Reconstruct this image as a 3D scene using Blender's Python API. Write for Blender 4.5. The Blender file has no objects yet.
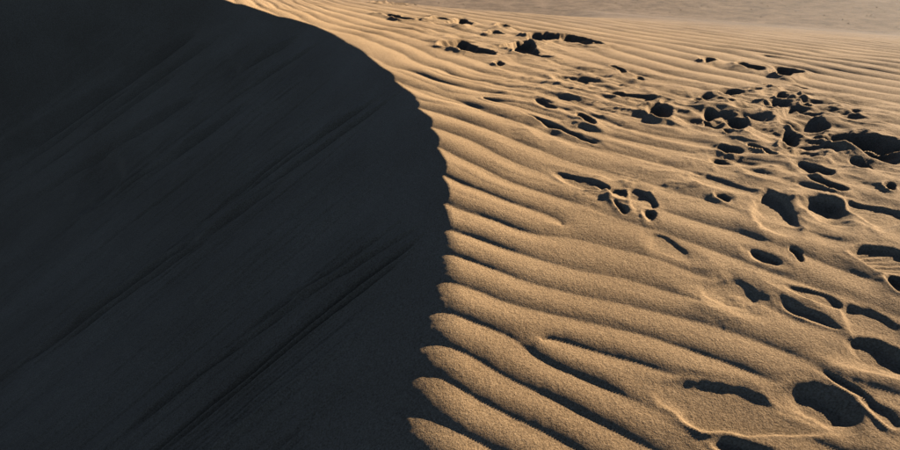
import bpy, math, random
import numpy as np

# ---------------------------------------------------------------- camera, sky, sun, exposure
scene = bpy.context.scene
col = scene.collection

cam_data = bpy.data.cameras.new('camera')
cam_data.sensor_width = 36.0
cam_data.lens = 36.0 * 706.0 / 900.0
cam_data.clip_start = 0.05
cam_data.clip_end = 2000.0
cam = bpy.data.objects.new('camera', cam_data)
col.objects.link(cam)
cam.location = (0.0, 0.0, 1.07)
cam.rotation_euler = (math.radians(90.0 - 25.7), 0.0, 0.0)
scene.camera = cam

SUN_AZ = math.radians(30.0)      # measured from +X towards +Y: low sun from the right, a little behind the dune
SUN_EL = math.radians(25.0)
world = bpy.data.worlds.new('World')
scene.world = world
world.use_nodes = True
wn = world.node_tree.nodes
wl = world.node_tree.links
wn.clear()
sky = wn.new('ShaderNodeTexSky')
sky.sky_type = 'NISHITA'
sky.sun_disc = False
sky.sun_elevation = SUN_EL
sky.sun_rotation = math.radians(90.0) - SUN_AZ      # clockwise from +Y
sky.altitude = 2500.0
sky.air_density = 0.20
sky.dust_density = 0.0
sky.ozone_density = 1.8
bg = wn.new('ShaderNodeBackground')
bg.inputs['Strength'].default_value = 0.05
wo = wn.new('ShaderNodeOutputWorld')
wl.new(sky.outputs[0], bg.inputs['Color'])
wl.new(bg.outputs[0], wo.inputs['Surface'])

sun_data = bpy.data.lights.new('sun', 'SUN')
sun_data.energy = 5.0
sun_data.angle = math.radians(0.53)
sun_data.color = (1.0, 0.84, 0.64)
sun = bpy.data.objects.new('sun', sun_data)
col.objects.link(sun)
sun.rotation_euler = (math.radians(90.0) - SUN_EL, 0.0, SUN_AZ + math.radians(90.0))

scene.view_settings.view_transform = 'Standard'
scene.view_settings.look = 'None'
scene.view_settings.exposure = 2.7
scene.view_settings.gamma = 1.0
scene.cycles.max_bounces = 4
scene.cycles.diffuse_bounces = 0
scene.cycles.use_denoising = True

# ---------------------------------------------------------------- tables: the dune in metres
CREST = [(-0.084, 1.157), (-0.068, 1.324), (-0.050, 1.462), (-0.019, 1.665), (-0.009, 1.850), (-0.019, 2.080), (-0.029, 2.375), (-0.078, 2.777), (-0.247, 3.372), (-0.501, 4.141), (-0.968, 5.143), (-1.841, 6.005), (-2.661, 5.994), (-3.272, 5.467)]
RIPPLE_S = [-1.055, -0.897, -0.766, -0.585, -0.392, -0.234, -0.073, 0.106, 0.338, 0.501, 0.671, 0.879, 1.111, 1.302, 1.451, 1.593, 1.753, 1.901, 2.083, 2.259]
# kind, x, y, half length, half width, turn (deg), depth, rim height, floor tilt, label
DENTS = [
    ('dimple', -0.576, 7.394, 0.300, 0.188, 103, 0.045, 0.019, 0.00, ''),
    ('footprint', -0.384, 5.801, 0.300, 0.128, 117, 0.045, 0.019, 0.22, 'long narrow drag mark, the leftmost hollow on the sunlit slope'),
    ('footprint', 0.079, 5.708, 0.300, 0.116, 92, 0.033, 0.015, 0.50, 'small round footprint right behind the one nearest the crest'),
    ('dimple', -0.113, 5.856, 0.168, 0.072, 94, 0.045, 0.019, 0.00, ''),
    ('footprint', 0.103, 4.325, 0.300, 0.121, 107, 0.045, 0.019, 0.22, 'wide dark footprint nearest the dune crest in the far left cluster'),
    ('dimple', 0.272, 3.836, 0.069, 0.027, 85, 0.026, 0.013, 0.00, ''),
    ('footprint', 0.466, 4.309, 0.300, 0.118, 99, 0.034, 0.016, 0.40, 'footprint with a pale scuffed floor in the far left cluster'),
    ('footprint', 0.634, 4.886, 0.300, 0.114, 85, 0.045, 0.019, 0.30, 'footprint overlapped on its right side by a longer one at the back'),
    ('footprint', 0.838, 4.838, 0.300, 0.124, 93, 0.045, 0.019, 0.22, 'rightmost long dark footprint of the far left cluster'),
    ('dimple', 0.426, 5.490, 0.149, 0.076, 88, 0.045, 0.019, 0.00, ''),
    ('dimple', 0.317, 5.065, 0.119, 0.083, 96, 0.045, 0.019, 0.00, ''),
    ('dimple', 2.143, 13.937, 0.300, 0.128, 87, 0.045, 0.019, 0.00, ''),
    ('dimple', 2.156, 16.546, 0.300, 0.062, -92, 0.021, 0.011, 0.00, ''),
    ('dimple', 0.897, 3.684, 0.120, 0.031, 96, 0.028, 0.013, 0.00, ''),
    ('dimple', 0.941, 3.459, 0.051, 0.023, 84, 0.021, 0.011, 0.00, ''),
    ('footprint', 0.601, 3.412, 0.128, 0.063, 92, 0.009, 0.007, 0.40, 'faint shallow print with a soft grey shadow, below the far left cluster'),
    ('footprint', 0.798, 3.096, 0.112, 0.066, 120, 0.012, 0.008, 0.40, 'curved shallow scrape touching the oval dark footprint mid slope'),
    ('footprint', 0.858, 2.836, 0.115, 0.073, 86, 0.044, 0.018, 0.22, 'solid oval dark footprint standing alone in the middle of the slope'),
    ('dimple', 0.933, 2.986, 0.034, 0.021, 68, 0.020, 0.011, 0.00, ''),
    ('footprint', 0.547, 2.779, 0.089, 0.024, 92, 0.013, 0.009, 0.22, 'small slanted dark nick left of the oval footprint'),
    ('dimple', 0.441, 2.664, 0.175, 0.016, 119, 0.006, 0.006, 0.00, ''),
    ('dimple', 0.410, 3.001, 0.078, 0.026, 118, 0.008, 0.007, 0.00, ''),
    ('footprint', 1.471, 4.047, 0.142, 0.038, 72, 0.032, 0.015, 0.22, 'small farthest print, left of a pair on smooth ripples'),
    ('footprint', 1.631, 3.854, 0.153, 0.075, 75, 0.035, 0.016, 0.30, 'left one of the far pair of prints on smooth ripples'),
    ('footprint', 1.747, 3.670, 0.179, 0.064, 72, 0.045, 0.019, 0.22, 'right and darker one of the far pair of prints on smooth ripples'),
    ('footprint', 1.262, 3.132, 0.075, 0.059, 63, 0.040, 0.017, 0.22, 'upper one of two stacked dark prints left of a pale mound'),
    ('footprint', 1.202, 2.978, 0.065, 0.049, 70, 0.040, 0.017, 0.00, 'lower one of two stacked dark prints left of a pale mound'),
    ('dimple', 1.078, 2.994, 0.059, 0.019, 85, 0.017, 0.010, 0.00, ''),
    ('dimple', 1.135, 3.062, 0.054, 0.023, 82, 0.021, 0.011, 0.00, ''),
    ('footprint', 1.054, 2.790, 0.081, 0.029, 78, 0.020, 0.011, 0.22, 'small dark toe print at the left end of the right cluster'),
    ('footprint', 1.115, 2.645, 0.119, 0.049, 74, 0.029, 0.014, 0.22, 'broad dark print below the two stacked ones'),
    ('dimple', 1.506, 3.271, 0.060, 0.025, 84, 0.023, 0.012, 0.00, ''),
    ('dimple', 1.402, 3.187, 0.049, 0.030, 70, 0.029, 0.014, 0.00, ''),
    ('dimple', 1.476, 3.062, 0.088, 0.031, 72, 0.033, 0.015, 0.00, ''),
    ('dimple', 1.636, 3.269, 0.049, 0.028, 93, 0.024, 0.012, 0.00, ''),
    ('dimple', 1.575, 3.076, 0.066, 0.020, 66, 0.024, 0.012, 0.00, ''),
    ('footprint', 1.386, 2.921, 0.066, 0.054, 63, 0.035, 0.016, 0.22, 'flat dark print right of the pale mound'),
    ('dimple', 1.305, 2.797, 0.052, 0.023, 66, 0.024, 0.012, 0.00, ''),
    ('dimple', 1.489, 2.878, 0.034, 0.022, 77, 0.019, 0.011, 0.00, ''),
    ('dimple', 1.645, 2.780, 0.030, 0.017, 74, 0.016, 0.010, 0.00, ''),
    ('footprint', 1.398, 2.655, 0.200, 0.070, 82, 0.019, 0.011, 0.30, 'wide half-shaded hollow with streaked floor left of the longest dark print'),
    ('footprint', 1.465, 2.346, 0.199, 0.090, 96, 0.045, 0.019, 0.22, 'longest deep dark print reaching the right edge of the frame'),
    ('footprint', 1.252, 2.479, 0.061, 0.033, 69, 0.023, 0.012, 0.22, 'small oval dark pit right of the broad print'),
    ('dimple', 1.187, 2.355, 0.035, 0.032, 49, 0.023, 0.012, 0.00, ''),
    ('dimple', 1.320, 2.401, 0.024, 0.016, 75, 0.013, 0.009, 0.00, ''),
    ('dimple', 1.323, 2.324, 0.030, 0.020, 84, 0.015, 0.009, 0.00, ''),
    ('dimple', 1.051, 2.564, 0.046, 0.017, 91, 0.014, 0.009, 0.00, ''),
    ('dimple', 1.021, 2.656, 0.062, 0.016, 101, 0.006, 0.006, 0.00, ''),
    ('footprint', 0.991, 2.382, 0.057, 0.040, 73, 0.014, 0.009, 0.30, 'triangular dark print in the row above the two open hollows'),
    ('footprint', 0.920, 2.266, 0.042, 0.034, 91, 0.015, 0.009, 0.22, 'small lens-shaped print at the left of the triangular one'),
    ('dimple', 1.097, 2.347, 0.072, 0.015, 104, 0.007, 0.007, 0.00, ''),
    ('footprint', 1.209, 2.271, 0.052, 0.036, 77, 0.004, 0.006, 0.30, 'faint shallow print below the small oval pit'),
    ('footprint', 1.173, 2.139, 0.058, 0.052, 45, 0.016, 0.010, 0.30, 'rounded dark hollow above the narrow arched print'),
    ('footprint', 1.174, 2.025, 0.061, 0.029, 122, 0.012, 0.008, 0.22, 'narrow arched dark print between two larger hollows'),
    ('footprint', 1.339, 1.988, 0.030, 0.022, 78, 0.011, 0.008, 0.22, 'little dark dent by the right edge below the longest print'),
    ('footprint', 1.341, 2.174, 0.055, 0.035, 87, 0.005, 0.006, 0.22, 'rough shallow scuff just below the longest dark print'),
    ('footprint', 1.084, 1.871, 0.102, 0.059, 79, 0.025, 0.012, 0.22, 'deep dark hollow against the left end of the tread print'),
    ('tread', 1.200, 1.818, 0.092, 0.077, 98, 0.007, 0.007, 0.00, 'broad shallow shoe print with diagonal tread marks by the right edge'),
    ('footprint', 0.930, 1.872, 0.136, 0.066, 86, 0.007, 0.007, 0.55, 'open footprint with a bright left rim and a smooth sandy floor'),
    ('dimple', 0.835, 1.993, 0.035, 0.017, 116, 0.010, 0.008, 0.00, ''),
    ('footprint', 0.828, 1.647, 0.046, 0.023, 114, 0.007, 0.007, 0.22, 'slim slanted dark print in the right middle of the slope'),
    ('footprint', 0.915, 1.652, 0.033, 0.015, 88, 0.005, 0.006, 0.22, 'small slanted nick right of the slim print'),
    ('tread', 1.120, 1.600, 0.083, 0.071, 144, 0.008, 0.007, 0.20, 'shoe print with curved concentric tread lines at the right edge'),
    ('footprint', 1.085, 1.487, 0.050, 0.028, 61, 0.015, 0.009, 0.22, 'dark pit cut by the right edge below the curved tread print'),
    ('footprint', 0.434, 2.167, 0.092, 0.044, 130, 0.008, 0.007, 0.30, 'pointed scuffed print left end of the central scuffed patch'),
    ('footprint', 0.532, 2.066, 0.047, 0.038, 124, 0.003, 0.005, 0.22, 'rough crumbly middle of the central scuffed patch'),
    ('footprint', 0.587, 2.017, 0.090, 0.047, 96, 0.005, 0.006, 0.80, 'rounded print with arched shadow at the right end of the central patch'),
    ('footprint', 0.597, 1.919, 0.044, 0.021, 82, 0.010, 0.008, 0.22, 'deep thumb-sized dark hole under the central scuffed patch'),
    ('dimple', 0.516, 1.975, 0.043, 0.016, 101, 0.005, 0.006, 0.00, ''),
    ('footprint', 0.615, 1.732, 0.065, 0.039, 117, 0.002, 0.005, 1.00, 'shallow lone print with only its right end in shadow'),
    ('footprint', 0.697, 1.506, 0.084, 0.052, 146, 0.002, 0.005, 0.22, 'wide shallow rubbly hollow with a bright lip, lower middle right'),
    ('footprint', 0.838, 1.408, 0.070, 0.015, 118, 0.001, 0.005, 0.22, 'thin diagonal gouge right of the rubbly hollow'),
    ('footprint', 0.882, 1.474, 0.068, 0.024, 131, 0.002, 0.005, 0.30, 'long shallow smooth hollow above the thin diagonal gouge'),
    ('footprint', 0.945, 1.343, 0.090, 0.056, 111, 0.003, 0.006, 0.90, 'long print with a lit sandy floor and dark right end at the edge'),
    ('footprint', 0.908, 1.241, 0.084, 0.051, 147, 0.011, 0.008, 0.25, 'large dark hollow by the right edge above the biggest footprint'),
    ('footprint', 0.826, 1.179, 0.050, 0.012, 116, 0.002, 0.005, 0.22, 'narrow curved groove between the two largest prints'),
    ('footprint', 0.582, 1.167, 0.142, 0.056, 158, 0.003, 0.006, 0.05, 'biggest footprint, pale flat floor and deep black right end, bottom right'),
    ('pit', 0.740, 1.142, 0.081, 0.058, 172, 0.014, 0.004, 0.22, ''),
    ('footprint', 0.564, 1.071, 0.054, 0.014, 153, 0.001, 0.005, 0.22, 'shaded dip under the lip of the biggest footprint'),
    ('footprint', 0.849, 1.103, 0.045, 0.017, 104, 0.001, 0.005, 0.22, 'slanted soft trough in the bottom right corner'),
]
# trampled patches: x, y, radius, strength
TRAMPLED = [(0.069, 4.933, 0.45, 0.30), (0.610, 4.585, 0.45, 0.30), (0.677, 3.369, 0.40, 0.70), (0.826, 2.993, 0.35, 0.80), (0.435, 2.676, 0.20, 0.40), (1.171, 2.810, 0.35, 1.00), (1.421, 2.867, 0.35, 1.00), (1.348, 2.342, 0.35, 0.90), (1.079, 2.233, 0.25, 0.80), (1.129, 1.980, 0.25, 0.50), (0.527, 2.074, 0.13, 0.90), (0.705, 1.493, 0.10, 0.80), (0.829, 1.471, 0.10, 0.50), (0.787, 2.149, 0.20, 0.50), (0.837, 1.144, 0.10, 0.40)]
# grooves of the slip face: position across at both ends, start and end down the fall line, width, depth
GROOVES = [
    (6.095, 6.248, -0.671, 1.012, 0.030, 0.0260),
    (5.768, 5.948, -0.795, 0.142, 0.025, 0.0140),
    (5.999, 6.136, -0.192, 1.023, 0.020, 0.0100),
    (5.737, 5.882, -0.479, 0.863, 0.015, 0.0080),
    (5.270, 5.610, -0.588, 0.787, 0.022, 0.0120),
    (4.535, 4.805, -0.566, 0.365, 0.020, 0.0100),
    (4.557, 4.652, -0.776, 0.164, 0.020, 0.0080),
    (3.185, 3.395, -1.163, -0.370, 0.015, 0.0100),
    (3.063, 3.214, -1.220, -0.442, 0.012, 0.0060),
    (3.369, 3.444, -0.848, -0.217, 0.018, 0.0100),
    (3.104, 3.240, -0.671, -0.040, 0.018, 0.0080),
    (1.820, 1.873, -0.814, 0.105, 0.010, 0.0120),
    (1.787, 1.830, -0.772, -0.020, 0.008, 0.0080),
    (1.861, 2.042, -0.850, -0.399, 0.010, 0.0060),
    (1.988, 2.118, -0.835, -0.234, 0.010, 0.0040),
    (2.004, 2.110, -0.640, -0.379, 0.010, 0.0070),
    (2.001, 2.111, -0.567, 0.196, 0.014, 0.0060),
    (3.216, 3.473, -0.264, 0.770, 0.022, 0.0160),
    (3.140, 3.311, -0.377, 0.606, 0.014, 0.0080),
    (5.033, 5.161, -1.255, -0.755, 0.025, 0.0100),
    (4.622, 4.881, -1.283, -0.268, 0.020, 0.0070),
]
# small slumps of the slip face: down, across, half sizes, depth
SLUMPS = [
    (-0.718, 5.266, 0.084, 0.129, 0.020),
    (0.323, 5.147, 0.241, 0.421, 0.040),
]

# ---------------------------------------------------------------- noise helpers
def _hash(ix, iy, seed):
    h = (ix.astype(np.int64) * 374761393 + iy.astype(np.int64) * 668265263 + seed * 2147483647) & 0x7fffffff
    h = ((h ^ (h >> 13)) * 1274126177) & 0x7fffffff
    h = (h ^ (h >> 16)) & 0xffff
    return h / 65535.0 * 2 - 1

def noise(x, y, seed=0):
    ix, iy = np.floor(x), np.floor(y)
    fx, fy = x - ix, y - iy
    ux, uy = fx * fx * fx * (fx * (fx * 6 - 15) + 10), fy * fy * fy * (fy * (fy * 6 - 15) + 10)
    a, b = _hash(ix, iy, seed), _hash(ix + 1, iy, seed)
    c, d = _hash(ix, iy + 1, seed), _hash(ix + 1, iy + 1, seed)
    return (a * (1 - ux) + b * ux) * (1 - uy) + (c * (1 - ux) + d * ux) * uy

def fbm(x, y, seed=0, octaves=3):
    s, amp, f = 0, 1.0, 1.0
    for o in range(octaves):
        s = s + amp * noise(x * f + 17.3 * o, y * f - 9.1 * o, seed + o)
        amp *= 0.5
        f *= 2.03
    return s

def sstep(a, b, t):
    t = np.clip((t - a) / (b - a), 0, 1)
    return t * t * (3 - 2 * t)

# ---------------------------------------------------------------- the heightfield
def base_height(x, y):
    """smooth windward side of the dune, without ripples or footprints (metres)"""
    xx = np.clip(x, -6.0, 6.0)
    yc = np.clip(y, -1.0, 30.0)
    e = np.exp(-(yc - 1.2) / 1.8)
    z = xx * (-0.065 + 0.22 * e)                   # leans away from the sun near the viewer, towards it farther off
    z = z - 0.10 * (yc - 1.2) + 0.33 * 1.8 * (1 - e) # gentle crown: rises away from the viewer, then falls
    z = z + 0.055 * np.maximum(-xx - 0.8, 0) ** 2
    b = y + np.where(x > 0, 0.22, 0.55) * x - 7.1 # beyond the far shoulder the dune runs down to the plain
    b = np.where(b > 0, b, 0.0)
    t = np.clip((x - 0.2) / 2.2, 0, 1)
    steep = 0.12 - 0.10 * t * t * (3 - 2 * t)     # drops away quickly on the left, tails out gently on the right
    z = z - steep * b * b / (1 + 0.45 * b)
    return z

_ry = np.linspace(-3.0, 40.0, 8000)
_rc = np.clip(1.38 - 0.34 * (_ry - 1.25), 0.45, 1.38)
_rC = np.cumsum(_rc) * (_ry[1] - _ry[0])
_rC = _rC - np.interp(2.0, _ry, _rC)

def across_ripples(x, y):
    """distance across the wind ripples; their lines bend round from near to far"""
    return x + np.interp(y, _ry, _rC) * (1 - 0.12 * (np.clip(x, -1.0, 3.0) - 0.3))


FALL = math.radians(25.0)
DX, DY = -math.cos(FALL), -math.sin(FALL)          # horizontal direction of the fall line of the slip face
VX, VY = DY, -DX                                   # across it
_cu = np.array([c[0] * DX + c[1] * DY for c in CREST])
_cv = np.array([c[0] * VX + c[1] * VY for c in CREST])

def crest_u(v):
    # the crest as one line u(v); straight on beyond its measured ends
    n = len(_cv)
    vs = np.concatenate([[_cv[0] - 6.0], _cv, [_cv[-1] + 12.0]])
    us = np.concatenate([[_cu[0] + 0.6], _cu, [_cu[-1] + 12.0 * 0.9]])
    vd = np.linspace(vs[0], vs[-1], 4000)
    ud = np.interp(vd, vs, us)
    k = np.exp(-0.5 * (np.arange(-60, 61) * (vd[1] - vd[0]) / 0.07) ** 2)
    k /= k.sum()
    up = np.concatenate([np.full(60, ud[0]), ud, np.full(60, ud[-1])])
    ud = np.convolve(up, k, mode='valid')
    return np.interp(v, vd, ud)

def plain_height(x, y):
    u, v = x * DX + y * DY, x * VX + y * VY
    t = u - crest_u(v)
    return -0.9 - 13.0 * sstep(-0.5, 22.0, t) + 0.05 * fbm(x * 0.15, y * 0.15, 91, 3)  # out-of-view lee valley, made deep to lessen warm light on the slip face

def slip_height(x, y):
    u, v = x * DX + y * DY, x * VX + y * VY
    c = crest_u(v)
    t = u - c
    cx, cy = c * DX + v * VX, c * DY + v * VY
    zc = base_height(cx, cy)
    z = zc - math.tan(math.radians(32.5)) * t
    tt = np.maximum(t, 0)
    # grooves left by small slides, all running down the fall line
    w = v + 0.020 * fbm(u * 0.5, v * 1.2, 71, 2)
    fade = sstep(0.03, 0.5, tt)
    reg = 0.5 + 0.6 * sstep(-0.2, 0.5, fbm(v * 0.9, u * 0.25, 72, 2))
    g = 0.016 * fbm(w * 6, u * 0.25, 73, 2) + 0.014 * fbm(w * 24, u * 0.45, 74, 2) * reg + 0.006 * fbm(w * 75, u * 0.8, 75, 2) * reg
    z = z + g * fade
    for (va, vb, u0, u1, wd, dp) in GROOVES:
        along = sstep(u0, u0 + 0.3, u) * (1 - sstep(u1 - 0.5 * abs(u1 - u0), u1 + 0.3 * abs(u1 - u0), u))
        gv = va + (vb - va) * np.clip((u - u0) / (u1 - u0), -0.2, 1.5)
        d = (v + 0.5 * wd * noise(u * 0.8, v * 0 + va, 76) - gv) / wd
        z = z - 4.0 * dp * along * (np.exp(-d * d) - 0.6 * np.exp(-(d - 1.8) ** 2))
    rng = random.Random(12)
    for k_ in range(34):
        # tongues of sand that slid down and stopped: a slightly proud lobe, wider at its rounded toe
        tv = rng.uniform(1.5, 7.2); t0 = rng.uniform(0.05, 1.0); tl = rng.uniform(0.35, 1.3); tw = rng.uniform(0.03, 0.11) * (0.5 + tv / 5)
        th = rng.uniform(0.004, 0.011) * rng.choice((1, 1, -1))
        a_ = np.clip((t - t0) / tl, 0, 1)
        dv = (v - tv + 0.03 * noise(u * 2.2, v * 0 + k_, 83) + 0.010 * fbm(u * 9, v * 9, 84, 2)) / (tw * (0.45 + 0.55 * a_))
        dn_ = np.maximum(t - t0 - tl, 0) / (1.6 * tw)
        z = z + th * (1 - sstep(0.72, 1.0, np.sqrt(dv * dv + dn_ * dn_))) * sstep(t0, t0 + 0.35 * tl, t)
    for (su, sv, ru, rv, dp) in SLUMPS:
        # a small ledge: a step down along the slope with a ragged lip
        du, dv = (u - su) / ru, (v - sv + 0.12 * rv * fbm(u * 6, v * 6, 78, 2)) / rv
        r = np.sqrt(du * du + dv * dv) + 0.25 * fbm(u * 5, v * 5, 79, 2)
        z = z - dp * (1 - sstep(0.55, 1.0, r)) * sstep(1.0, -0.8, du)
    z = z + 0.0008 * fbm(x * 40, y * 40, 80, 2)
    return z

def _uv(x, y):
    return x * DX + y * DY, x * VX + y * VY

DISLOC = [(0.33, 1.9, -1), (0.22, 1.42, 1), (0.62, 1.5, -1), (0.95, 2.3, 1), (1.6, 2.9, -1), (1.9, 4.3, 1), (0.15, 3.1, 1), (0.55, 3.5, -1)]

def ripple_phase(x, y):
    wx = (0.055 - 0.025 * sstep(2.2, 3.6, y)) * fbm(x * 1.1, y * 1.1, 11, 2) + 0.022 * noise(x * 3.4, y * 3.4, 12) + 0.006 * noise(x * 9, y * 9, 16)
    s = across_ripples(x, y) + wx
    n = len(RIPPLE_S)
    S = np.array(RIPPLE_S)
    k0 = (S[1] - S[0]); k1 = 0.185
    ss = np.concatenate([[S[0] - 20 * 0.17], S, [S[-1] + 60 * k1]])
    pp = np.concatenate([[-20.0], np.arange(n), [n - 1 + 60.0]])
    sd = np.linspace(ss[0], ss[-1], 6000)
    pd = np.interp(sd, ss, pp)
    kk = np.exp(-0.5 * (np.arange(-80, 81) * (sd[1] - sd[0]) / 0.12) ** 2); kk /= kk.sum()
    pad = np.concatenate([pd[0] + (np.arange(-80, 0)) * (pd[1] - pd[0]), pd, pd[-1] + np.arange(1, 81) * (pd[-1] - pd[-2])])
    pd = np.convolve(pad, kk, mode='valid')
    ph = np.interp(s, sd, pd)
    for (dx, dy, sg) in DISLOC:
        ph = ph + sg * np.arctan2((y - dy) * 0.74 - 0 * x + (x - dx) * 0.67, (x - dx) * 0.74 - (y - dy) * 0.67) / (2 * math.pi)
    lam = np.interp(s, sd, np.gradient(sd, pd)) * (0.62 + 0.22 * sstep(1.5, 4.0, y))
    return ph, lam

def ripple_profile(ph, lee=0.33):
    # lee face (towards -s) short and steep, stoss side long and gently domed
    f = ph - np.floor(ph)
    up = np.clip(f / lee, 0, 1)
    up = 1 - (1 - up) ** 2.0
    dn = np.clip((f - lee) / (1 - lee), 0, 1)
    dn = 1 - 0.55 * dn ** 1.8 - 0.45 * dn * dn * (3 - 2 * dn)
    return np.where(f < lee, up, dn)

def windward_height(x, y):
    z = base_height(x, y)
    ph, lam = ripple_phase(x, y)
    amp = (0.063 + 0.021 * sstep(1.4, 3.2, y)) * np.minimum(lam, 0.21) * (1 + 0.28 * fbm(x * 2.4, y * 2.4, 21, 2))
    far = sstep(5.4, 9.0, y + 0.36 * x)
    amp = amp * (1 - far)
    uu, vv = x * DX + y * DY, x * VX + y * VY
    amp = amp * (1 - 0.45 * sstep(-0.22, 0.0, uu - crest_u(vv)) * sstep(2.4, 3.4, y))
    rip = ripple_profile(ph, 0.42) * amp
    rip = rip + (0.08 + 0.30 * sstep(1.9, 2.8, y)) * amp * ripple_profile(ph * 2 + 0.5 * fbm(x * 2.5, y * 2.5, 22, 2), 0.4) * sstep(-0.2, 0.5, noise(x * 1.5, y * 1.5, 23))
    lump = np.zeros_like(x)
    dent = np.zeros_like(x); rimh = np.zeros_like(x); fmax = np.zeros_like(x); keep = np.ones_like(x)
    best = np.full(x.shape, 9.0); who = np.full(x.shape, -1, np.int32)
    treadz = np.zeros_like(x)
    wob1 = fbm(x * 5.5, y * 5.5, 31, 4); wob2 = fbm(x * 5.5 + 40, y * 5.5 - 13, 32, 4)
    for i, (kind, cx, cy, a, b, ang, dep, rim, tilt, lab) in enumerate(DENTS):
        R = max(a, b) * 2.3 + 0.05
        sel = np.nonzero((np.abs(x - cx) < R) & (np.abs(y - cy) < R))
        if sel[0].size == 0:
            continue
        wv = 0.20 * min(a, b) + 0.10 * max(a, b)
        px = x[sel] - cx + wv * wob1[sel]; py = y[sel] - cy + wv * wob2[sel]
        t = math.radians(ang)
        p = (px * math.cos(t) + py * math.sin(t)) / a
        q = (-px * math.sin(t) + py * math.cos(t)) / b
        ex = 1.55 + 0.75 * ((i * 0.618) % 1.0)
        rr = (np.abs(p) ** ex + np.abs(q) ** ex) ** (1 / ex)
        th = np.arctan2(q, p)
        rr = rr * (1 + 0.13 * np.cos(2 * th + i * 1.7) + 0.10 * np.cos(3 * th + i * 2.9))
        # floor tilt: deeper towards the sun side (right and back), shallow on the near left
        side = ((px * 0.80 + py * 0.60) / (0.5 * (a + b)))
        dd = dep * np.clip(1 + tilt * side * 1.1, 0.15, 1.6)
        # steep wall on the sun side, a long ramp on the near left
        sn = np.clip((px * 0.80 + py * 0.60) / (np.hypot(px, py) + 1e-6), -1, 1)
        rloc = np.hypot(px, py) / np.maximum(rr, 0.05)             # radius of the print in this direction
        steep = np.clip(1 - dep / (0.60 * rloc), 0.0, 0.85)       # sand walls slump to about the angle of repose
        ramp = np.clip(steep - 0.25 - 0.5 * min(1.0, tilt * 2.5), 0.0, 0.8)
        wall = ramp + (steep - ramp) * sstep(-0.6, 0.5, sn)
        tt_ = np.clip((rr - wall) / (1.05 - wall), 0, 1)
        f = 1 - 0.5 * tt_ - 0.5 * tt_ * tt_ * (3 - 2 * tt_)
        dz = dd * f
        dent[sel] = np.maximum(dent[sel], dz)
        fmax[sel] = np.maximum(fmax[sel], f)
        wall_m = min(a, b)
        rw = np.clip(0.016 / wall_m, 0.07, 0.35)
        rd = rr - 1.0
        rz = rim * np.where(rd < 0, np.exp(-(rd / (0.8 * rw)) ** 2), np.exp(-(rd / (1.7 * rw)) ** 1.3)) * np.clip(1 + 0.7 * wob2[sel], 0.2, 2)
        rz = rz * (0.75 - 0.35 * sn)
        rimh[sel] = np.maximum(rimh[sel], rz)
        k = sstep(0.8, 1.0 + 2.5 * rw, rr)
        keep[sel] = np.minimum(keep[sel], k)
        lump[sel] = np.maximum(lump[sel], np.exp(-(np.maximum(rr - 0.9, 0) / 0.5) ** 2) * min(1, dep / 0.03))
        if kind == 'tread':
            inside = 1 - sstep(0.75, 0.95, rr)
            if 'curved' in lab:
                tr = np.sin(np.hypot(px + 0.02, py + 0.16) * 2 * math.pi / 0.021)
            else:
                tr = np.sin((px * 0.5 + py * 0.86) * 2 * math.pi / 0.022) * (0.6 + 0.4 * np.sign(np.sin((px * 0.86 - py * 0.5) * 2 * math.pi / 0.035)))
            treadz[sel] = np.where(inside > 0, tr * 0.0016 * inside * np.clip(0.7 + 1.2 * wob1[sel], 0, 1.5), treadz[sel])
        m = rr < best[sel]
        bi = best[sel]; bi[m] = rr[m]; best[sel] = bi
        wi = who[sel]; wi[m] = i; who[sel] = wi
    rip = rip * keep
    rimh = rimh * (1 - fmax) ** 0.7
    tramp = np.zeros_like(x)
    for (tx, ty, tr_, ts_) in TRAMPLED:
        tramp = np.maximum(tramp, ts_ * np.exp(-((x - tx) ** 2 + (y - ty) ** 2) / tr_ ** 2))
    # kicked-up sand: low ridges, loosely along the ripples, and small crumbs
    al, ac = x * 0.68 - y * 0.73, x * 0.73 + y * 0.68
    ridge = 1 - np.abs(fbm(al * 3.2, ac * 7.0, 41, 3)) * 1.6
    crumbs = np.maximum(fbm(x * 24, y * 24, 42, 3) - 0.15, 0)
    rough = 0.020 * ridge + 0.010 * fbm(x * 8, y * 8, 44, 2)
    rough = rough * np.clip(0.9 * tramp + 0.28 * lump, 0, 1) + 0.010 * crumbs * np.clip(0.8 * tramp + 0.22 * lump, 0, 1)
    rough = rough * (0.42 + 0.63 * sstep(1.35, 2.3, y))
    rip = rip * (1 - 0.5 * tramp)
    z = z + rip - dent + rimh + rough + treadz
    z = z + 0.0003 * fbm(x * 30, y * 30, 43, 2)
    return z, ph, best, who

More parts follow.
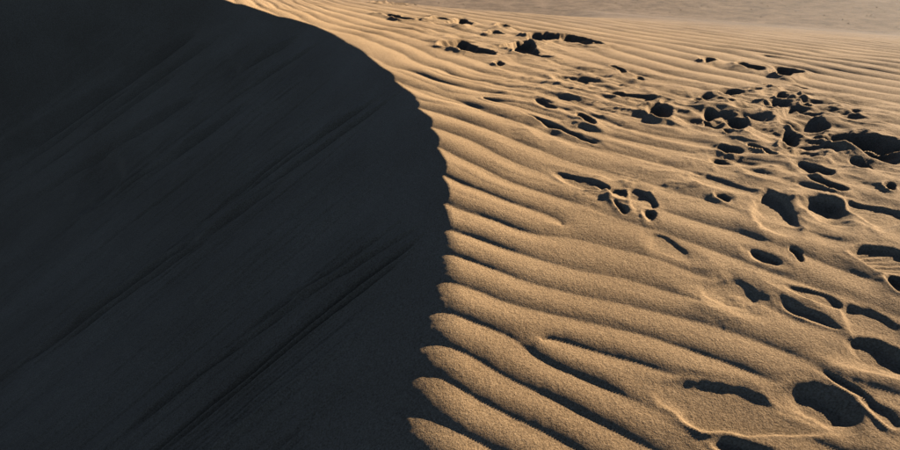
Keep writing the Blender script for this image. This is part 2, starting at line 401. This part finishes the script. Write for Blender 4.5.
# ---------------------------------------------------------------- materials
def sand_material(name, base, dark, pale, grain_scale, bump_mm, gravel=None):
    m = bpy.data.materials.new(name)
    m.use_nodes = True
    nt = m.node_tree; N = nt.nodes; L = nt.links
    bsdf = N['Principled BSDF']
    bsdf.inputs['Roughness'].default_value = 1.0
    bsdf.inputs['Specular IOR Level'].default_value = 0.08
    if 'Diffuse Roughness' in bsdf.inputs:
        bsdf.inputs['Diffuse Roughness'].default_value = 0.6
    geo = N.new('ShaderNodeNewGeometry')
    def tex(scale, detail, rough=0.6):
        t = N.new('ShaderNodeTexNoise'); t.inputs['Scale'].default_value = scale
        t.inputs['Detail'].default_value = detail; t.inputs['Roughness'].default_value = rough
        L.new(geo.outputs['Position'], t.inputs['Vector']); return t
    g1 = tex(grain_scale, 3, 0.75)
    g2 = tex(grain_scale * 0.33, 2)
    big = tex(1.6, 3)
    r1 = N.new('ShaderNodeValToRGB')
    r1.color_ramp.elements[0].position = 0.30; r1.color_ramp.elements[0].color = (*dark, 1)
    r1.color_ramp.elements[1].position = 0.72; r1.color_ramp.elements[1].color = (*pale, 1)
    e = r1.color_ramp.elements.new(0.5); e.color = (*base, 1)
    L.new(g1.outputs['Fac'], r1.inputs['Fac'])
    r2 = N.new('ShaderNodeValToRGB')
    r2.color_ramp.elements[0].position = 0.35; r2.color_ramp.elements[0].color = (0.84, 0.82, 0.80, 1)
    r2.color_ramp.elements[1].position = 0.65; r2.color_ramp.elements[1].color = (1.0, 1.0, 1.0, 1)
    L.new(big.outputs['Fac'], r2.inputs['Fac'])
    mx = N.new('ShaderNodeMix'); mx.data_type = 'RGBA'; mx.blend_type = 'MULTIPLY'; mx.inputs['Factor'].default_value = 1.0
    L.new(r1.outputs['Color'], mx.inputs['A']); L.new(r2.outputs['Color'], mx.inputs['B'])
    colour = mx.outputs['Result']
    if gravel:
        # gravelly ground takes over in ragged patches where the dune runs out on to the plain behind it
        gb, gd, gp = gravel
        sep = N.new('ShaderNodeSeparateXYZ'); L.new(geo.outputs['Position'], sep.inputs[0])
        pn = tex(0.9, 4, 0.65)
        gn = tex(3.2, 6, 0.8)
        rg = N.new('ShaderNodeValToRGB')
        rg.color_ramp.elements[0].position = 0.32; rg.color_ramp.elements[0].color = (*gd, 1)
        rg.color_ramp.elements[1].position = 0.70; rg.color_ramp.elements[1].color = (*gp, 1)
        e2 = rg.color_ramp.elements.new(0.5); e2.color = (*gb, 1)
        L.new(gn.outputs['Fac'], rg.inputs['Fac'])
        def math_(op, a, b):
            n_ = N.new('ShaderNodeMath'); n_.operation = op
            for k_, q_ in enumerate((a, b)):
                if isinstance(q_, (int, float)): n_.inputs[k_].default_value = q_
                else: L.new(q_, n_.inputs[k_])
            return n_.outputs[0]
        far = math_('ADD', sep.outputs['Y'], math_('MULTIPLY', sep.outputs['X'], 0.25))
        far = math_('ADD', far, math_('MULTIPLY', math_('SUBTRACT', pn.outputs['Fac'], 0.5), 4.0))
        mr = N.new('ShaderNodeMapRange'); mr.clamp = True
        mr.inputs['From Min'].default_value = 5.4; mr.inputs['From Max'].default_value = 9.4
        L.new(far, mr.inputs['Value'])
        lf = N.new('ShaderNodeMapRange'); lf.clamp = True
        lf.inputs['From Min'].default_value = -3.5; lf.inputs['From Max'].default_value = -2.0
        L.new(sep.outputs['X'], lf.inputs['Value'])
        fac = math_('MULTIPLY', mr.outputs[0], lf.outputs[0])
        m2 = N.new('ShaderNodeMix'); m2.data_type = 'RGBA'
        L.new(fac, m2.inputs['Factor']); L.new(colour, m2.inputs['A']); L.new(rg.outputs['Color'], m2.inputs['B'])
        colour = m2.outputs['Result']
        # unseen low valley floor, coloured dark to limit light bounced onto the slip face
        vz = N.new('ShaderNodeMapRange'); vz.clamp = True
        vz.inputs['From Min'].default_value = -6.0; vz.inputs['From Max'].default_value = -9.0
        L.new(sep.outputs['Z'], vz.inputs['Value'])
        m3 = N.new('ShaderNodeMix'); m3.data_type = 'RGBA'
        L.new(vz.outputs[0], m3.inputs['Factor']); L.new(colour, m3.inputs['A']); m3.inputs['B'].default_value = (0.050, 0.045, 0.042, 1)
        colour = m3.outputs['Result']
    L.new(colour, bsdf.inputs['Base Color'])
    add = N.new('ShaderNodeMath'); add.operation = 'ADD'
    L.new(g1.outputs['Fac'], add.inputs[0]); L.new(g2.outputs['Fac'], add.inputs[1])
    bp = N.new('ShaderNodeBump'); bp.inputs['Strength'].default_value = 1.0
    bp.inputs['Distance'].default_value = bump_mm / 1000.0
    L.new(add.outputs[0], bp.inputs['Height']); L.new(bp.outputs['Normal'], bsdf.inputs['Normal'])
    return m

GR = ((0.092, 0.067, 0.047), (0.045, 0.033, 0.024), (0.142, 0.105, 0.075))
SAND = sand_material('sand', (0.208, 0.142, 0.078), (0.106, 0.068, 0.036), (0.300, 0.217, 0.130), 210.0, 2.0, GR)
GRAVEL = sand_material('gravel_stone', (0.12, 0.091, 0.067), (0.085, 0.062, 0.046), (0.156, 0.12, 0.091), 14.0, 5.0)

# ---------------------------------------------------------------- grid of the dune
def spaced(a, b, da, db):
    out = [a]
    while out[-1] < b:
        t = (out[-1] - a) / (b - a)
        out.append(out[-1] + da + (db - da) * t ** 1.1)
    return np.array(out)

rows = np.concatenate([np.linspace(-1.5, 0.55, 40, endpoint=False), np.arange(0.55, 3.0, 0.0042), spaced(3.0, 7.0, 0.0042, 0.013), spaced(7.03, 16.0, 0.03, 0.5)])
fine = np.linspace(-0.78, 0.86, 900)
colsx = np.concatenate([-0.78 - spaced(0, 2.2, 0.003, 0.12)[::-1][:-1], fine, 0.86 + spaced(0, 1.6, 0.003, 0.12)[1:]])
Y, Sx = np.meshgrid(rows, colsx, indexing='ij')
spread = np.maximum(Y, 0.55) + 0.35
X = Sx * spread
nr, nc = X.shape

zw, ph, best, who = windward_height(X, Y)
zs = np.full(X.shape, 1.0e3)                     # only needed on the lee side of the crest
near_lee = (X * DX + Y * DY) - crest_u(X * VX + Y * VY) > -0.25
zs[near_lee] = slip_height(X[near_lee], Y[near_lee])
is_slip = zs < zw
k = 0.0008 + 0.014 * (1 - sstep(1.2, 2.2, Y))        # the crest is blunt near the viewer and knife-sharp farther on
hm = np.clip(0.5 + 0.5 * (zs - zw) / (3 * k), 0, 1)
Z = zs + (zw - zs) * hm - 3 * k * hm * (1 - hm)
PH = plain_height(X, Y)
kk_ = 0.06
Z = np.where(Y > 6.0, np.maximum(Z, PH - 0.012 * sstep(0, 0.25, PH - Z)) + kk_ * np.exp(-np.abs(Z - PH) / kk_) * 0.3 * sstep(6.0, 7.0, Y), np.maximum(Z, PH - 0.3))

P = np.stack([X, Y, Z], -1)
gu = np.gradient(P, axis=0); gv = np.gradient(P, axis=1)
NRM = np.cross(gv, gu)
NRM /= np.linalg.norm(NRM, axis=-1, keepdims=True)
NRM[NRM[..., 2] < 0] *= -1
P = P.reshape(-1, 3); NRM = NRM.reshape(-1, 3)

ii, jj = np.meshgrid(np.arange(nr - 1), np.arange(nc - 1), indexing='ij')
v00 = (ii * nc + jj).ravel()
quads = np.stack([v00, v00 + 1, v00 + nc + 1, v00 + nc], -1)

def corner_mean(A):
    return 0.25 * (A[:-1, :-1] + A[1:, :-1] + A[:-1, 1:] + A[1:, 1:]).ravel()

f_slip = corner_mean(is_slip.astype(float)) > 0.5
f_best = best[:-1, :-1].ravel(); f_who = who[:-1, :-1].ravel()
f_ph = np.floor(ph[:-1, :-1] ).astype(int).ravel()
f_x = corner_mean(X); f_y = corner_mean(Y)

def piece(name, mask, parent=None, origin=(0, 0, 0), material=SAND):
    q = quads[mask]
    if len(q) == 0:
        return None
    used, inv = np.unique(q.ravel(), return_inverse=True)
    me = bpy.data.meshes.new(name)
    co = P[used] - np.array(origin)
    me.vertices.add(len(used)); me.vertices.foreach_set('co', co.ravel().astype(np.float32))
    me.loops.add(len(q) * 4); me.loops.foreach_set('vertex_index', inv.astype(np.int32))
    me.polygons.add(len(q))
    me.polygons.foreach_set('loop_start', np.arange(0, len(q) * 4, 4, dtype=np.int32))
    me.polygons.foreach_set('use_smooth', np.ones(len(q), dtype=bool))
    me.update()
    me.validate()
    me.normals_split_custom_set_from_vertices(NRM[used].astype(np.float32))
    me.materials.append(material)
    o = bpy.data.objects.new(name, me)
    col.objects.link(o)
    if parent is not None:
        o.parent = parent
    return o

# ---------------------------------------------------------------- the dune: terrain > slopes > ripples
dune = bpy.data.objects.new('sand_dune', None); col.objects.link(dune)
dune['kind'] = 'structure'
dune['label'] = 'rippled sand dune with a curving crest and a shaded slip face'

owner = np.full(len(quads), -1, np.int32)
reach = np.full(len(DENTS), 1.3)
near = (f_who >= 0) & ~f_slip
idx = np.nonzero(near)[0]
owner[idx] = np.where(f_best[idx] < 1.30, f_who[idx], -1)

slope_mask = (~f_slip) & (owner < 0)
in_view = (np.abs(f_x) < 0.72 * (f_y + 0.25)) & (f_y > 0.9)
rip_idx = np.where(slope_mask & in_view & (f_y + 0.92 * f_x * 0 < 5.2), f_ph, -9999)
ids, counts = np.unique(rip_idx, return_counts=True)
ids = [i for i, c in zip(ids, counts) if i > -9000 and c > 900]
rest = slope_mask & ~np.isin(rip_idx, ids)
slope = piece('windward_slope', rest, dune)
slope['label'] = 'sunlit rippled windward side of the dune'
for r in ids:
    piece('ripple', rip_idx == r, slope)
for i, dnt in enumerate(DENTS):
    if dnt[0] == 'dimple':
        piece('dimple', owner == i, slope)
slip = piece('slip_face', f_slip, dune)
slip['label'] = 'steep dark slip face in shade with grooves running down'

# ---------------------------------------------------------------- footprints
def empty(name, loc):
    o = bpy.data.objects.new(name, None); col.objects.link(o); o.location = loc
    o.empty_display_size = 0.1
    return o

for i, (kind, cx, cy, a, b, ang, dep, rim, tilt, lab) in enumerate(DENTS):
    if kind == 'dimple':
        continue
    m = owner == i
    if m.sum() == 0:
        continue
    if kind == 'pit':                              # the deep end of the print before it in the table
        hollow = piece('toe_pit', m & (f_best < 0.98), o, tuple(o.location))
        hollow['label'] = 'deep black pit at the right end of the print'
        piece('rim', m & (f_best >= 0.98), o, tuple(o.location))
        continue
    z0 = float(P[quads[m].ravel(), 2].min())
    o = empty('footprint', (cx, cy, z0))
    o['label'] = lab; o['category'] = 'footprint'; o['group'] = 'footprints trodden into the sunlit slope'
    piece('tread_pattern' if kind == 'tread' else 'hollow', m & (f_best < 0.98), o, (cx, cy, z0))
    piece('rim', m & (f_best >= 0.98), o, (cx, cy, z0))

# ---------------------------------------------------------------- the plain behind and around the dune
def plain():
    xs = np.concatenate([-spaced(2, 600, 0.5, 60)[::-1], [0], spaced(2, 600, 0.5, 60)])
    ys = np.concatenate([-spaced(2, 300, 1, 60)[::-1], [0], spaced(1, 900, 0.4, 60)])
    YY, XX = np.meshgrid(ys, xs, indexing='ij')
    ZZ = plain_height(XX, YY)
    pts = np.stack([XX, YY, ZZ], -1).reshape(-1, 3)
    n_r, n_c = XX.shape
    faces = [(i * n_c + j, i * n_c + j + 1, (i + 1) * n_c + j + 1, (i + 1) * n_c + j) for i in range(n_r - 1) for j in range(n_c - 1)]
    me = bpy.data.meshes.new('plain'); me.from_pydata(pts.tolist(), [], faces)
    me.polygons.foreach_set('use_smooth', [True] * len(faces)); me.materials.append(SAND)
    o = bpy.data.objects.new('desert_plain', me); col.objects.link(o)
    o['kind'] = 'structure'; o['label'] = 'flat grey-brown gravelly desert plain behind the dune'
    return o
plain()

def pebbles():
    rng = np.random.default_rng(5)
    n = 3000
    base = np.array([(1, 0, 0), (0, 1, 0), (-1, 0, 0), (0, -1, 0), (0, 0, 1), (0, 0, -1)], float)
    fc = np.array([(0, 1, 4), (1, 2, 4), (2, 3, 4), (3, 0, 4), (1, 0, 5), (2, 1, 5), (3, 2, 5), (0, 3, 5)])
    y = 9.0 + 26 * rng.random(n) ** 1.3
    x = -3 + (rng.random(n)) * (y * 0.85 + 4)
    z = np.maximum(plain_height(x, y), base_height(x, y))
    keep = plain_height(x, y) > base_height(x, y) - 0.03
    x, y, z = x[keep], y[keep], z[keep]
    n = len(x)
    r = 0.006 + 0.016 * rng.random(n) ** 2.5
    a = rng.random(n) * 6.28
    vb = base[None] * (0.7 + 0.6 * rng.random((n, 6, 1))) * r[:, None, None] * np.array([1.2, 0.9, 0.28])
    c, s_ = np.cos(a)[:, None], np.sin(a)[:, None]
    vx = vb[..., 0] * c - vb[..., 1] * s_ + x[:, None]
    vy = vb[..., 0] * s_ + vb[..., 1] * c + y[:, None]
    vz = vb[..., 2] + z[:, None] + r[:, None] * 0.25
    V = np.stack([vx, vy, vz], -1).reshape(-1, 3)
    F_ = (fc[None] + (np.arange(n) * 6)[:, None, None]).reshape(-1, 3)
    me = bpy.data.meshes.new('pebbles'); me.from_pydata(V.tolist(), [], F_.tolist()); me.materials.append(GRAVEL)
    o = bpy.data.objects.new('pebbles', me); col.objects.link(o)
    o['kind'] = 'stuff'; o['label'] = 'small scattered pebbles on the desert plain behind the dune'; o['category'] = 'pebbles'
pebbles()
